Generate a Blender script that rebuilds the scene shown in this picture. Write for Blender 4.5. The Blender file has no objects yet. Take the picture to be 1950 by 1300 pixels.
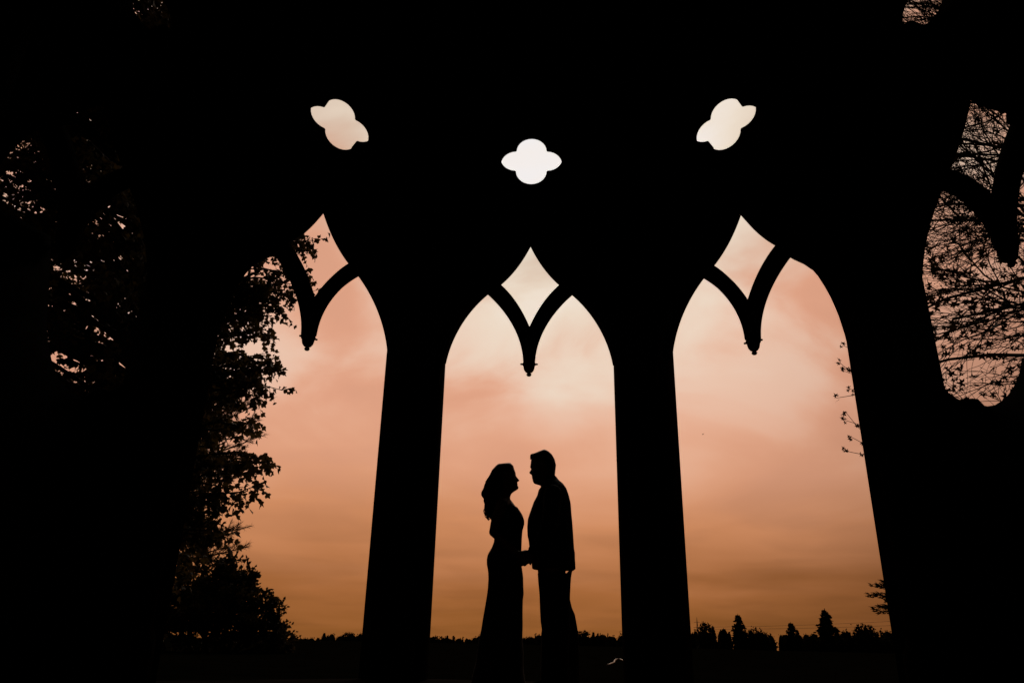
import bpy, bmesh, math, random
import numpy as np
from mathutils import Matrix, Vector
from mathutils.geometry import tessellate_polygon

R = math.radians
scene = bpy.context.scene
C = scene.collection
rng = np.random.default_rng(7)

# ------------------------------------------------------------------ camera
S = 0.85                       # metres per survey unit of the pavilion
CAMZ = 0.36
cam_d = bpy.data.cameras.new('camera')
cam = bpy.data.objects.new('camera', cam_d); C.objects.link(cam); scene.camera = cam
cam_d.sensor_width = 36.0
cam_d.lens = 36.0 * 1419.2 / 1950.0
cam_d.clip_start = 0.02; cam_d.clip_end = 8000
PITCH, ROLL, YAW, CX = 0.3765, -0.0217, -0.0349, 0.0687
_Y = np.array([[math.cos(YAW), -math.sin(YAW), 0], [math.sin(YAW), math.cos(YAW), 0], [0, 0, 1]])
_T = np.array([[1, 0, 0], [0, -math.sin(PITCH), math.cos(PITCH)], [0, math.cos(PITCH), math.sin(PITCH)]])
_R = np.array([[math.cos(ROLL), -math.sin(ROLL), 0], [math.sin(ROLL), math.cos(ROLL), 0], [0, 0, 1]])
_B = _R @ _T @ _Y              # rows: right, up, forward
m = Matrix.Identity(4)
for i in range(3):
    m[i][0] = _B[0][i]; m[i][1] = _B[1][i]; m[i][2] = -_B[2][i]
m.translation = Vector((CX, 0, CAMZ))
cam.matrix_world = m

# ------------------------------------------------------------------ view
vs = scene.view_settings
vs.view_transform = 'Standard'; vs.look = 'None'; vs.exposure = 0.0; vs.gamma = 1.0
vs.use_curve_mapping = False

# ------------------------------------------------------------------ dusk sky (world)
world = bpy.data.worlds.new('World'); scene.world = world
world.use_nodes = True
nt = world.node_tree; N = nt.nodes; Lk = nt.links
N.clear()
def nd(t, **kw):
    n = N.new(t)
    for k, v in kw.items(): setattr(n, k, v)
    return n
def mth(op, a, b=None, c=None, clamp=False):
    n = nd('ShaderNodeMath', operation=op); n.use_clamp = clamp
    for i, v in enumerate((a, b, c)):
        if v is None: continue
        if isinstance(v, (int, float)): n.inputs[i].default_value = v
        else: Lk.new(v, n.inputs[i])
    return n.outputs[0]
def vmth(op, a, b=None):
    n = nd('ShaderNodeVectorMath', operation=op)
    for i, v in enumerate((a, b)):
        if v is None: continue
        if isinstance(v, tuple): n.inputs[i].default_value = v
        else: Lk.new(v, n.inputs[i])
    return n
def maprange(v, a, b, c, d, kind='SMOOTHSTEP'):
    n = nd('ShaderNodeMapRange', interpolation_type=kind)
    Lk.new(v, n.inputs['Value'])
    for k, x in zip(('From Min', 'From Max', 'To Min', 'To Max'), (a, b, c, d)): n.inputs[k].default_value = x
    return n.outputs[0]
def mixc(f, a, b, blend='MIX'):
    n = nd('ShaderNodeMix', data_type='RGBA', blend_type=blend)
    if isinstance(f, (int, float)): n.inputs[0].default_value = f
    else: Lk.new(f, n.inputs[0])
    for i, v in ((6, a), (7, b)):
        if isinstance(v, tuple): n.inputs[i].default_value = (*v, 1)
        else: Lk.new(v, n.inputs[i])
    return n.outputs[2]
def ddir(az, el):
    return (math.sin(R(az)) * math.cos(R(el)), math.cos(R(az)) * math.cos(R(el)), math.sin(R(el)))
tc = nd('ShaderNodeTexCoord')
dirn = vmth('NORMALIZE', tc.outputs['Generated']).outputs[0]
sep = nd('ShaderNodeSeparateXYZ'); Lk.new(dirn, sep.inputs[0])
dz = sep.outputs[2]
zc = mth('MAXIMUM', dz, 0.0)
# cloud deck coordinates: a flat layer seen in perspective
inv = mth('DIVIDE', 1.0, mth('ADD', zc, 0.13))
cxy = nd('ShaderNodeCombineXYZ')
Lk.new(mth('MULTIPLY', sep.outputs[0], inv), cxy.inputs[0]); Lk.new(mth('MULTIPLY', sep.outputs[1], inv), cxy.inputs[1])
def noise(scale, detail, rough, off):
    mp = vmth('ADD', cxy.outputs[0], off).outputs[0]
    n = nd('ShaderNodeTexNoise'); Lk.new(mp, n.inputs['Vector'])
    n.inputs['Scale'].default_value = scale; n.inputs['Detail'].default_value = detail
    n.inputs['Roughness'].default_value = rough; n.inputs['Distortion'].default_value = 0.35
    return n.outputs[0]
n_big = noise(0.7, 3, 0.45, (3.1, 7.7, 0.0))
n_str = noise(1.5, 4, 0.45, (11.3, 2.2, 0.0))
pn = nd('ShaderNodeTexNoise'); Lk.new(vmth('MULTIPLY', dirn, (1.0, 1.0, 1.7)).outputs[0], pn.inputs['Vector'])
pn.inputs['Scale'].default_value = 4.6; pn.inputs['Detail'].default_value = 5; pn.inputs['Roughness'].default_value = 0.46; pn.inputs['Distortion'].default_value = 0.5
n_puff = pn.outputs[0]
wst = maprange(zc, 0.10, 0.34, 0.0, 1.0)
n_mid = mth('ADD', mth('MULTIPLY', n_puff, wst), mth('MULTIPLY', n_str, mth('SUBTRACT', 1.0, wst)))
ramp = nd('ShaderNodeValToRGB'); Lk.new(mth('ADD', zc, mth('MULTIPLY', mth('SUBTRACT', n_big, 0.5), 0.10)), ramp.inputs[0])
SKY = [(0.0, (.275, .098, .024)), (.054, (.36, .130, .040)), (.134, (.60, .248, .112)), (.20, (.73, .345, .202)),
       (.28, (.765, .385, .248)), (.40, (.77, .432, .300)), (.60, (.50, .335, .240)), (1.0, (.22, .17, .15))]
cr = ramp.color_ramp
while len(cr.elements) < len(SKY): cr.elements.new(0.5)
for e, (p, c) in zip(cr.elements, SKY): e.position = p; e.color = (*c, 1)
def angle_to(az, el):
    dt = vmth('DOT_PRODUCT', dirn, ddir(az, el)).outputs['Value']
    return mth('MULTIPLY', mth('ARCCOSINE', mth('MINIMUM', mth('MAXIMUM', dt, -1.0), 1.0)), 57.29578)
# the veiled sun: a pale glow, one smooth lobe that breaks up in the clouds
ang1 = mth('ADD', angle_to(1.5, 37), mth('MULTIPLY', mth('SUBTRACT', n_mid, 0.5), -26.0))
col = mixc(maprange(ang1, 19.5, 9.0, 0.0, 0.95), ramp.outputs[0], (.82, .72, .585))
col = mixc(maprange(ang1, 12.0, 3.0, 0.0, 1.0), col, (.92, .92, .95))
cream = maprange(mth('ADD', n_mid, mth('MULTIPLY', zc, 0.25)), 0.50, 0.74, 0.0, 0.45)
cream = mth('MULTIPLY', cream, maprange(zc, 0.10, 0.36, 0.0, 1.0))
col = mixc(cream, col, (.80, .66, .54))
# salmon cloud folds
col = mixc(mth('MULTIPLY', maprange(n_mid, 0.56, 0.40, 0.0, 0.8), mth('MULTIPLY', wst, maprange(angle_to(1.5, 38), 12.0, 19.0, 0.0, 1.0))), col, (.765, .365, .232))
fold = maprange(n_mid, 0.34, 0.60, 0.93, 1.05)
# evening falls off with distance from the glow: bright ahead, night behind
fall = maprange(angle_to(-3, 22), 21.0, 80.0, 1.0, 0.035)
# a heavier bank of cloud low on the right
fall = mth('MULTIPLY', fall, maprange(mth('ADD', angle_to(40, -3), mth('MULTIPLY', n_big, 8.0)), 10.0, 40.0, 0.50, 1.0))
vm = nd('ShaderNodeVectorMath', operation='SCALE'); Lk.new(col, vm.inputs[0]); Lk.new(mth('MULTIPLY', fold, fall), vm.inputs['Scale'])
bg = nd('ShaderNodeBackground'); Lk.new(vm.outputs[0], bg.inputs['Color']); bg.inputs['Strength'].default_value = 1.0
wo = nd('ShaderNodeOutputWorld'); Lk.new(bg.outputs[0], wo.inputs[0])

# ------------------------------------------------------------------ sun behind the clouds
sd = bpy.data.lights.new('sun', 'SUN'); sd.energy = 0.5; sd.angle = R(18); sd.color = (1.0, .82, .66)
sun = bpy.data.objects.new('sun', sd); C.objects.link(sun)
sun.rotation_euler = Vector(ddir(1.5, 37)).to_track_quat('Z', 'Y').to_euler()

# ------------------------------------------------------------------ materials
def mat(name, c1, c2=None, scale=6.0, rough=0.85, bump=0.0, spec=0.2):
    mt = bpy.data.materials.new(name); mt.use_nodes = True
    t = mt.node_tree; b = t.nodes['Principled BSDF']
    b.inputs['Roughness'].default_value = rough
    b.inputs['Specular IOR Level'].default_value = spec
    c2 = c2 or tuple(x * 0.6 for x in c1)
    tx = t.nodes.new('ShaderNodeTexCoord'); n = t.nodes.new('ShaderNodeTexNoise')
    n.inputs['Scale'].default_value = scale; n.inputs['Detail'].default_value = 6
    t.links.new(tx.outputs['Object'], n.inputs['Vector'])
    r = t.nodes.new('ShaderNodeValToRGB'); r.color_ramp.elements[0].position = .3; r.color_ramp.elements[1].position = .7
    r.color_ramp.elements[0].color = (*c2, 1); r.color_ramp.elements[1].color = (*c1, 1)
    t.links.new(n.outputs[0], r.inputs[0]); t.links.new(r.outputs[0], b.inputs['Base Color'])
    if bump:
        bp = t.nodes.new('ShaderNodeBump'); bp.inputs['Strength'].default_value = bump; bp.inputs['Distance'].default_value = 0.02
        t.links.new(n.outputs[0], bp.inputs['Height']); t.links.new(bp.outputs[0], b.inputs['Normal'])
    return mt
def leaf_mat(name, c1, c2, trans):
    mt = mat(name, c1, c2, scale=2.5, rough=0.7, spec=0.1)
    t = mt.node_tree; b = t.nodes['Principled BSDF']; o = t.nodes['Material Output']
    tr = t.nodes.new('ShaderNodeBsdfTranslucent'); tr.inputs[0].default_value = (*trans, 1)
    mx = t.nodes.new('ShaderNodeMixShader'); mx.inputs[0].default_value = 0.35
    t.links.new(b.outputs[0], mx.inputs[1]); t.links.new(tr.outputs[0], mx.inputs[2]); t.links.new(mx.outputs[0], o.inputs[0])
    return mt
M = {
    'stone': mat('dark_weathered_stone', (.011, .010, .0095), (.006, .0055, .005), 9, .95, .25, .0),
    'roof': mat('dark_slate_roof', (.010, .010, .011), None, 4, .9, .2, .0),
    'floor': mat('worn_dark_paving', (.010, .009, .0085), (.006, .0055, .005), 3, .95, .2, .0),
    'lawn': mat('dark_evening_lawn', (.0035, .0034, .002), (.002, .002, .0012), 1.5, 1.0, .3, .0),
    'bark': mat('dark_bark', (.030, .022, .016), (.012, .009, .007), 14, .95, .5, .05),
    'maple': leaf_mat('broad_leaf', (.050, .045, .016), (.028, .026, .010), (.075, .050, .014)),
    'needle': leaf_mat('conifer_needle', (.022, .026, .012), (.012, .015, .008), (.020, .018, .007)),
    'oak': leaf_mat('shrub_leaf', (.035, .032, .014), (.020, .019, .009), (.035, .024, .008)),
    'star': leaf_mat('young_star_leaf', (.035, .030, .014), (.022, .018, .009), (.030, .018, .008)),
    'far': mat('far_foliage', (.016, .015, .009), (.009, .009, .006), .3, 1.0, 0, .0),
    'skin': mat('skin', (.10, .062, .045), (.085, .052, .038), 30, .6, 0, .2),
    'hairw': mat('dark_brown_hair', (.014, .009, .006), None, 60, .6, 0, .15),
    'hairm': mat('black_hair', (.008, .006, .005), None, 60, .65, 0, .15),
    'dress': mat('dark_dress_cloth', (.014, .012, .014), None, 20, .95, 0, .05),
    'suit': mat('dark_suit_wool', (.010, .010, .012), None, 40, .95, 0, .05),
    'shirt': mat('grey_shirt_cotton', (.05, .05, .055), None, 30, .9, 0, .1),
    'shoe': mat('black_leather', (.006, .006, .006), None, 20, .95, 0, .0),
    'steel': mat('grey_steel', (.05, .05, .05), None, 5, .6, 0, .3),
    'hose': mat('pale_rubber_hose', (.50, .42, .34), (.40, .33, .26), 8, .5, 0, .4),
    'bird': mat('dark_feather', (.02, .02, .02), None, 8, .9, 0, .05),
}

# ------------------------------------------------------------------ helpers
def link(name, me, mt, parent=None, smooth=False):
    o = bpy.data.objects.new(name, me); C.objects.link(o)
    if mt is not None and not me.materials: me.materials.append(mt)
    if parent is not None: o.parent = parent
    if smooth: me.polygons.foreach_set('use_smooth', [True] * len(me.polygons))
    return o
def tag(o, label=None, cat=None, group=None, kind=None):
    for k, v in (('label', label), ('category', cat), ('group', group), ('kind', kind)):
        if v: o[k] = v
    return o
def empty(name, loc=(0, 0, 0), rz=0.0):
    o = bpy.data.objects.new(name, None); C.objects.link(o); o.location = loc; o.rotation_euler = (0, 0, rz)
    o.empty_display_size = .2
    return o
class MB:
    """collects vertex/face arrays (tri and quad) into one mesh"""
    def __init__(s): s.v = []; s.f3 = []; s.f4 = []; s.n = 0; s.ng = []
    def add(s, v, f3=None, f4=None):
        v = np.asarray(v, float).reshape(-1, 3)
        if f3 is not None and len(f3): s.f3.append(np.asarray(f3, int) + s.n)
        if f4 is not None and len(f4): s.f4.append(np.asarray(f4, int) + s.n)
        s.v.append(v); s.n += len(v)
    def mesh(s, name):
        v = np.concatenate(s.v); me = bpy.data.meshes.new(name)
        f3 = np.concatenate(s.f3) if s.f3 else np.zeros((0, 3), int)
        f4 = np.concatenate(s.f4) if s.f4 else np.zeros((0, 4), int)
        me.vertices.add(len(v)); me.vertices.foreach_set('co', v.astype(np.float32).ravel())
        me.loops.add(f3.size + f4.size)
        me.loops.foreach_set('vertex_index', np.concatenate([f3.ravel(), f4.ravel()]).astype(np.int32))
        me.polygons.add(len(f3) + len(f4))
        st = np.concatenate([np.arange(len(f3)) * 3, f3.size + np.arange(len(f4)) * 4]).astype(np.int32)
        me.polygons.foreach_set('loop_start', st)
        me.update(calc_edges=True); me.validate()
        return me
    def build(s, name, mt, parent=None, smooth=False): return link(name, s.mesh(name), mt, parent, smooth)
    def tube(s, pts, rad, sides=6, cap=True):
        pts = np.asarray(pts, float); n = len(pts)
        rad = np.broadcast_to(np.asarray(rad, float), (n,))
        tg = np.gradient(pts, axis=0); tg /= np.linalg.norm(tg, axis=1)[:, None] + 1e-12
        up = np.array([0, 0, 1.0]) if abs(tg[:, 2]).mean() < .8 else np.array([1.0, 0, 0])
        a = np.cross(tg, up); a /= np.linalg.norm(a, axis=1)[:, None] + 1e-12
        b = np.cross(tg, a)
        th = np.linspace(0, 2 * math.pi, sides, endpoint=False)
        ring = pts[:, None] + rad[:, None, None] * (np.cos(th)[None, :, None] * a[:, None] + np.sin(th)[None, :, None] * b[:, None])
        v = ring.reshape(-1, 3)
        i = np.arange(n - 1)[:, None] * sides; j = np.arange(sides)[None]; j2 = (j + 1) % sides
        f4 = np.stack([i + j, i + j2, i + sides + j2, i + sides + j], -1).reshape(-1, 4)
        f3 = []
        if cap:
            v = np.concatenate([v, pts[:1], pts[-1:]]); k = n * sides
            for q in range(sides):
                f3.append((k, (q + 1) % sides, q)); f3.append((k + 1, (n - 1) * sides + q, (n - 1) * sides + (q + 1) % sides))
        s.add(v, f3, f4)
    def capsule(s, p0, p1, r0, r1, sides=10):
        p0 = np.asarray(p0, float); p1 = np.asarray(p1, float); d = p1 - p0; L = np.linalg.norm(d) + 1e-9; d = d / L
        pts = []; rr = []
        for t in (-.999, -.9, -.6, -.25): pts.append(p0 + d * r0 * t); rr.append(r0 * math.sqrt(1 - t * t))
        pts.append(p0); rr.append(r0); pts.append(p1); rr.append(r1)
        for t in (.25, .6, .9, .999): pts.append(p1 + d * r1 * t); rr.append(r1 * math.sqrt(1 - t * t))
        s.tube(pts, rr, sides)
    def chain(s, pts, rad, sides=10):
        for i in range(len(pts) - 1): s.capsule(pts[i], pts[i + 1], rad[i], rad[i + 1], sides)
    def lathe(s, prof, c, sides=20):
        th = np.linspace(0, 2 * math.pi, sides, endpoint=False)
        v = np.array([[c[0] + r * math.cos(t), c[1] + r * math.sin(t), c[2] + z] for r, z in prof for t in th])
        n = len(prof); i = np.arange(n - 1)[:, None] * sides; j = np.arange(sides)[None]; j2 = (j + 1) % sides
        s.add(v, None, np.stack([i + j, i + j2, i + sides + j2, i + sides + j], -1).reshape(-1, 4))
    def prism(s, loops, mapf, o0, o1):
        """extruded polygon; loops[0] outer, others holes; mapf(u,z,o)->xyz"""
        tri = tessellate_polygon([[Vector((u, z, 0)) for u, z in l] for l in loops])
        flat = [p for l in loops for p in l]; n = len(flat)
        v = [mapf(u, z, o0) for u, z in flat] + [mapf(u, z, o1) for u, z in flat]
        f3 = [tuple(t) for t in tri] + [tuple(n + i for i in reversed(t)) for t in tri]
        f4 = []; b = 0
        for l in loops:
            for i in range(len(l)):
                j = (i + 1) % len(l); f4.append((b + i, b + j, n + b + j, n + b + i))
            b += len(l)
        s.add(v, f3, f4)
    def loft(s, secs, sides=28):
        """secs: (z, xa, xb, halfwidth, yoff, power) stacked rings"""
        th = np.linspace(0, 2 * math.pi, sides, endpoint=False); v = []
        for z, xa, xb, hw, yo, p in secs:
            c, q = np.cos(th), np.sin(th)
            x = (xa + xb) / 2 + (xa - xb) / 2 * np.sign(c) * np.abs(c) ** (2 / p)
            y = yo + hw * np.sign(q) * np.abs(q) ** (2 / p)
            v.append(np.stack([x, y, np.full(sides, z)], 1))
        n = len(secs); v = np.concatenate(v)
        i = np.arange(n - 1)[:, None] * sides; j = np.arange(sides)[None]; j2 = (j + 1) % sides
        f4 = np.stack([i + j, i + j2, i + sides + j2, i + sides + j], -1).reshape(-1, 4)
        v = np.concatenate([v, v[:sides].mean(0)[None], v[-sides:].mean(0)[None]]); k = n * sides; f3 = []
        for q in range(sides):
            f3.append((k, (q + 1) % sides, q)); f3.append((k + 1, (n - 1) * sides + q, (n - 1) * sides + (q + 1) % sides))
        s.add(v, f3, f4)
def fix_normals(me):
    bm = bmesh.new(); bm.from_mesh(me); bmesh.ops.recalc_face_normals(bm, faces=bm.faces); bm.to_mesh(me); bm.free()
def fused(mb, name, mt, parent, voxel=.005, smooth_it=2):
    """one continuous skin from overlapping closed pieces"""
    me = mb.mesh(name + '_src'); fix_normals(me)
    o = bpy.data.objects.new('tmp', me); C.objects.link(o)
    r = o.modifiers.new('r', 'REMESH'); r.mode = 'VOXEL'; r.voxel_size = voxel
    if smooth_it:
        q = o.modifiers.new('s', 'SMOOTH'); q.iterations = smooth_it; q.factor = .5
    dg = bpy.context.evaluated_depsgraph_get()
    me2 = bpy.data.meshes.new_from_object(o.evaluated_get(dg)); me2.name = name
    bpy.data.objects.remove(o); bpy.data.meshes.remove(me)
    me2.materials.clear()
    return link(name, me2, mt, parent, True)
def at(tbl, z):
    """interpolate an outline table (x,z) at heights z"""
    t = sorted((b, a) for a, b in tbl)
    return np.interp(z, [a for a, _ in t], [b for _, b in t])

# ------------------------------------------------------------------ ground
def ground_z(r): 
    t = np.clip((r - 40) / 560, 0, 1); return -.2 - 13 * t * t * (3 - 2 * t) - .012 * np.maximum(0, r - 600)
g = MB()
rad = np.concatenate([[.01], np.geomspace(2, 5000, 60)]); th = np.linspace(0, 2 * math.pi, 97)[:-1]
vv = np.array([[r * math.cos(t), 3.5 + r * math.sin(t), ground_z(r)] for r in rad for t in th])
i = np.arange(len(rad) - 1)[:, None] * 96; j = np.arange(96)[None]; j2 = (j + 1) % 96
g.add(vv, None, np.stack([i + j, i + 96 + j, i + 96 + j2, i + j2], -1).reshape(-1, 4))
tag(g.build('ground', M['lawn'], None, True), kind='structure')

# ------------------------------------------------------------------ pavilion
A, TI, TO, TH = 4.0694, .4232, .150, R(36)
OCY = (8.2063 - A) * S
ZF = -CAMZ / S                  # floor level in survey units
T18 = math.tan(R(18))
def W(u, z, o, k=0.0):
    t = k * TH; b = A + o
    return ((b * math.sin(t) + u * math.cos(t)) * S, OCY + (b * math.cos(t) - u * math.sin(t)) * S, z * S + CAMZ)
fl = MB()
def ringpoly(ap): return [(ap / math.cos(R(18)) * math.sin((k + .5) * TH) * S, OCY + ap / math.cos(R(18)) * math.cos((k + .5) * TH) * S) for k in range(10)]
fl.prism([ringpoly(A + TO + .30)], lambda x, y, o: (x, y, o), -.25, -.105)
fl.prism([ringpoly(A + TO + .04)], lambda x, y, o: (x, y, o), -.101, 0.0)
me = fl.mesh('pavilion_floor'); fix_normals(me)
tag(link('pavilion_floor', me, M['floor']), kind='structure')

pav = empty('gothic_pavilion', (0, OCY, 0))
tag(pav, 'dark ten-sided garden pavilion with ogee arches, pendants and quatrefoil holes', 'pavilion')
def local(fn):                  # pavilion parts are children of the empty: shift to its origin
    def g(u, z, o):
        x, y, zz = fn(u, z, o); return (x, y - OCY, zz)
    return g
W0 = local(lambda u, z, o: W(u, z, o, 0))
# opening curves measured on the arch plane (half-width 1, heights from eye level)
OUT = [(0.9799, 2.9655), (0.9698, 3.0258), (0.9574, 3.0855), (0.9426, 3.1447), (0.9255, 3.2032), (0.9062, 3.261), (0.8847, 3.3179), (0.8609, 3.374), (0.8351, 3.429), (0.8071, 3.4831), (0.7771, 3.536), (0.7451, 3.5877), (0.711, 3.6382), (0.6751, 3.6872), (0.6372, 3.7349), (0.5974, 3.781), (0.5557, 3.8256), (0.5123, 3.8685)]
UP = [(0.3772, 3.9801), (0.3397, 4.0158), (0.3038, 4.053), (0.2694, 4.0915), (0.2365, 4.1313), (0.2051, 4.1722), (0.175, 4.2142), (0.1463, 4.2572), (0.1189, 4.3011), (0.0928, 4.3457), (0.0679, 4.391), (0.0441, 4.4369), (0.0215, 4.4834), (0.0, 4.5302)]
LOW = [(0.5123, 3.8685), (0.4719, 3.8289), (0.4326, 3.7878), (0.3946, 3.7451), (0.3579, 3.7011), (0.3227, 3.6556), (0.2892, 3.6089), (0.2575, 3.5609), (0.2278, 3.5117), (0.2002, 3.4614), (0.1748, 3.4101), (0.1518, 3.3578), (0.1313, 3.3046), (0.1135, 3.2505), (0.0985, 3.1957), (0.0865, 3.1401), (0.0775, 3.0839), (0.0719, 3.0271), (.069, 2.975)]
DLO = [(0.3772, 3.9801), (0.3385, 3.9433), (0.3016, 3.9049), (0.2664, 3.865), (0.2329, 3.8238), (0.2011, 3.7812), (0.1709, 3.7375), (0.1422, 3.6927), (0.115, 3.6469), (0.0893, 3.6003), (0.065, 3.5529), (0.0421, 3.5049), (0.0204, 3.4563), (0.0, 3.4072)]
neg = lambda c: [(-u, z) for u, z in c]
loop = [(-1.12, 2.97), (-1.12, 5.3), (1.12, 5.3), (1.12, 2.97)] + OUT + UP[:-1] + [UP[-1]] + neg(UP)[::-1][1:] + neg(OUT)[::-1]
pm = MB(); pm.prism([loop], W0, -.17, .03)
# deep shoulders carrying the outer arcs through to the room side
for sg in (1, -1):
    top_ = [(.62, 4.05), (.80, 4.5), (1.10, 4.5)]
    pm.prism([[(sg * u, z) for u, z in [(1.0, 2.80), (.992, 2.88)] + OUT + top_ + [(1.10, 2.80)]]], W0, -.285, -.168)
    INN = [(1.0, 2.58), (.993, 2.67), (.98, 2.764), (.965, 2.87), (.946, 2.962), (.918, 3.08), (.88, 3.201), (.83, 3.335), (.763, 3.463), (.685, 3.555), (.598, 3.631), (.53, 3.70)]
    pm.prism([[(sg * u, z) for u, z in INN + top_ + [(1.10, 2.58)]]], W0, -.415, -.283)
    pm.prism([[(sg * u * 1.012, z * 1.012) for u, z in OUT] + [(sg * u, z) for u, z in top_ + [(1.10, 3.0)]]], W0, .028, .10)
# roll moulding on the room side of the arch
edge = [(u + .05, z + .02) for u, z in OUT] + [(u + .03, z + .07) for u, z in UP[:-1]] + [(0, UP[-1][1] + .13)]
edge = edge + [(-u, z) for u, z in edge[:-1]][::-1]
pm.tube([W0(u, z + .03, -.175) for u, z in edge if z > 4.0], .022 * S, 8)
ARCH = pm.mesh('arch_panel'); fix_normals(ARCH)
tm = MB()
tm.prism([neg(LOW) + LOW[::-1] + DLO + neg(DLO)[::-1][1:]], W0, -.075, .035)
TRAC = tm.mesh('tracery'); fix_normals(TRAC)
pd = MB()
c = W0(0, 2.975, -.02)
pd.lathe([(0.001, .01), (.066 * S, .01), (.070 * S, -.005), (.078 * S, -.012), (.078 * S, -.026), (.068 * S, -.030), (.066 * S, -.05), (.058 * S, -.078), (.040 * S, -.100), (.022 * S, -.110),
          (.020 * S, -.114), (.028 * S, -.120), (.029 * S, -.130), (.020 * S, -.141), (.001, -.144)], c, 20)
for q in range(4):
    a = q * math.pi / 2
    pd.capsule((c[0] + .08 * S * math.cos(a), c[1] + .08 * S * math.sin(a), c[2] - .018), (c[0] + .092 * S * math.cos(a), c[1] + .092 * S * math.sin(a), c[2] - .017), .009, .010, 8)
PEND = pd.mesh('pendant')
# header with quatrefoil
qc, qr = .198, .194; QZ = 5.655
hole = []
for q in range(4):
    a0 = q * math.pi / 2
    for t in np.linspace(-88, 88, 15):
        a = a0 + R(t); hole.append((qc * math.cos(a0) + qr * math.cos(a), QZ + qc * math.sin(a0) + qr * math.sin(a)))
hm = MB(); hm.prism([[(-1.17, 4.68), (1.17, 4.68), (1.17, 7.0), (-1.17, 7.0)], hole[::-1]], W0, -.255, -.115)
HEAD = hm.mesh('header_panel'); fix_normals(HEAD)
# pier on the corner between two bays
def pierpoly(u):
    hi, ho = (A - TI) * T18, (A + TO) * T18
    def P2(k, uu, o):
        x, y, _ = W(uu, 0, o, k); return (x, y - OCY)
    return [P2(0, u, -TI), P2(0, hi, -TI), P2(1, -u, -TI), P2(1, -u, TO), P2(0, ho, TO), P2(0, u, TO)]
pr = MB()
pr.prism([pierpoly(1.0)], lambda x, y, o: (x, y, o), 0.004, 7.0 * S + CAMZ)
PIER = pr.mesh('pier'); fix_normals(PIER)
ci = pierpoly(1.0)[1]; dn = np.array(ci) / np.linalg.norm(ci)
cc = np.array(ci) - dn * .015
cm = MB(); cm.lathe([(.001, .004), (.105, .004), (.105, .30), (.09, .33), (.075, .36), (.070, .40), (.066, 1.0), (.066, 5.0), (.085, 5.06), (.095, 5.14), (.001, 5.15)], (cc[0], cc[1], 0), 16)
COLN = cm.mesh('colonnette')
rg = MB(); rg.lathe([(.060, 1.30), (.080, 1.31), (.086, 1.33), (.080, 1.35), (.060, 1.36)], (cc[0], cc[1], 0), 16)
RING = rg.mesh('shaft_ring')
def inst(name, me, mt, parent, k):
    o = link(name, me, mt, parent)
    o.rotation_euler = (0, 0, -k * TH)
    return o
for k in (0, -1, 1, -2, 2, -3, 3, -4, 4, 5):
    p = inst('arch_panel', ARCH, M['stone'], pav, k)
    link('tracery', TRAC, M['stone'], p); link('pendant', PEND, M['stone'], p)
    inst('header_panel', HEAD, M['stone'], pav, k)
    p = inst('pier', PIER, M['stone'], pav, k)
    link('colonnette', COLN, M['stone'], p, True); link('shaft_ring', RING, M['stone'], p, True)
# made-up scooped screens standing in for an unidentified dark shape, both side bays
SCR = [(-1.03, 2.06), (-.90, 2.03), (-.845, 1.965), (-.800, 1.945), (-.72, 1.93), (-.655, 1.915), (-.610, 1.845), (-.548, 1.815), (-.47, 1.805), (-.4, 1.822), (-.340, 1.850), (-.287, 1.889), (-.233, 1.945), (-.183, 2.02),
       (-.135, 2.105), (-.09, 2.205), (-.060, 2.305), (-.038, 2.406), (-.01, 2.55), (.03, 2.72), (.08, 2.92), (.10, 3.00), (1.03, 3.00), (1.03, ZF + .01), (-1.03, ZF + .01)]
for sg, k in ((1, 2), (-1, -2)):
    sm = MB(); sm.prism([[(sg * u, z) for u, z in SCR]], W0, .045, .10)
    me = sm.mesh('stand_in_screen'); fix_normals(me); inst('stand_in_screen', me, M['stone'], pav, k)
# cornice and roof
def ring_strip(mb, prof):
    v = []; n = len(prof)
    for ap, z in prof:
        v += [(x, y - OCY, z) for x, y in ringpoly(ap)]
    i = np.arange(n)[:, None] * 10; i2 = (np.arange(n)[:, None] + 1) % n * 10; j = np.arange(10)[None]; j2 = (j + 1) % 10
    mb.add(v, None, np.stack([i + j, i + j2, i2 + j2, i2 + j], -1).reshape(-1, 4))
zt = 7.0 * S + CAMZ
cn = MB(); ring_strip(cn, [(A - TI - .10, zt - .16), (A - TI - .10, zt + .10), (A + TO + .34, zt + .10), (A + TO + .30, zt), (A + TO + .12, zt - .14), (A + TO - .02, zt - .20), (A - .2, zt - .20)])
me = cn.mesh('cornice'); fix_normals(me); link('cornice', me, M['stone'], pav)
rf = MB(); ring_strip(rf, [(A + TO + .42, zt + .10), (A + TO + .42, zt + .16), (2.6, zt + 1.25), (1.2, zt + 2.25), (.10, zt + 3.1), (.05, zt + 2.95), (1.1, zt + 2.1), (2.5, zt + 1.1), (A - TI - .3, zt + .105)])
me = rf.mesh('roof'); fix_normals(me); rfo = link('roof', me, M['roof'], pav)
fi = MB(); fi.lathe([(.001, 0), (.10, 0), (.11, .08), (.05, .14), (.04, .3), (.10, .40), (.13, .52), (.09, .64), (.03, .74), (.02, 1.0), (.001, 1.15)], (0, 0, zt + 2.95), 16)
link('finial', fi.mesh('finial'), M['stone'], rfo, True)

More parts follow.
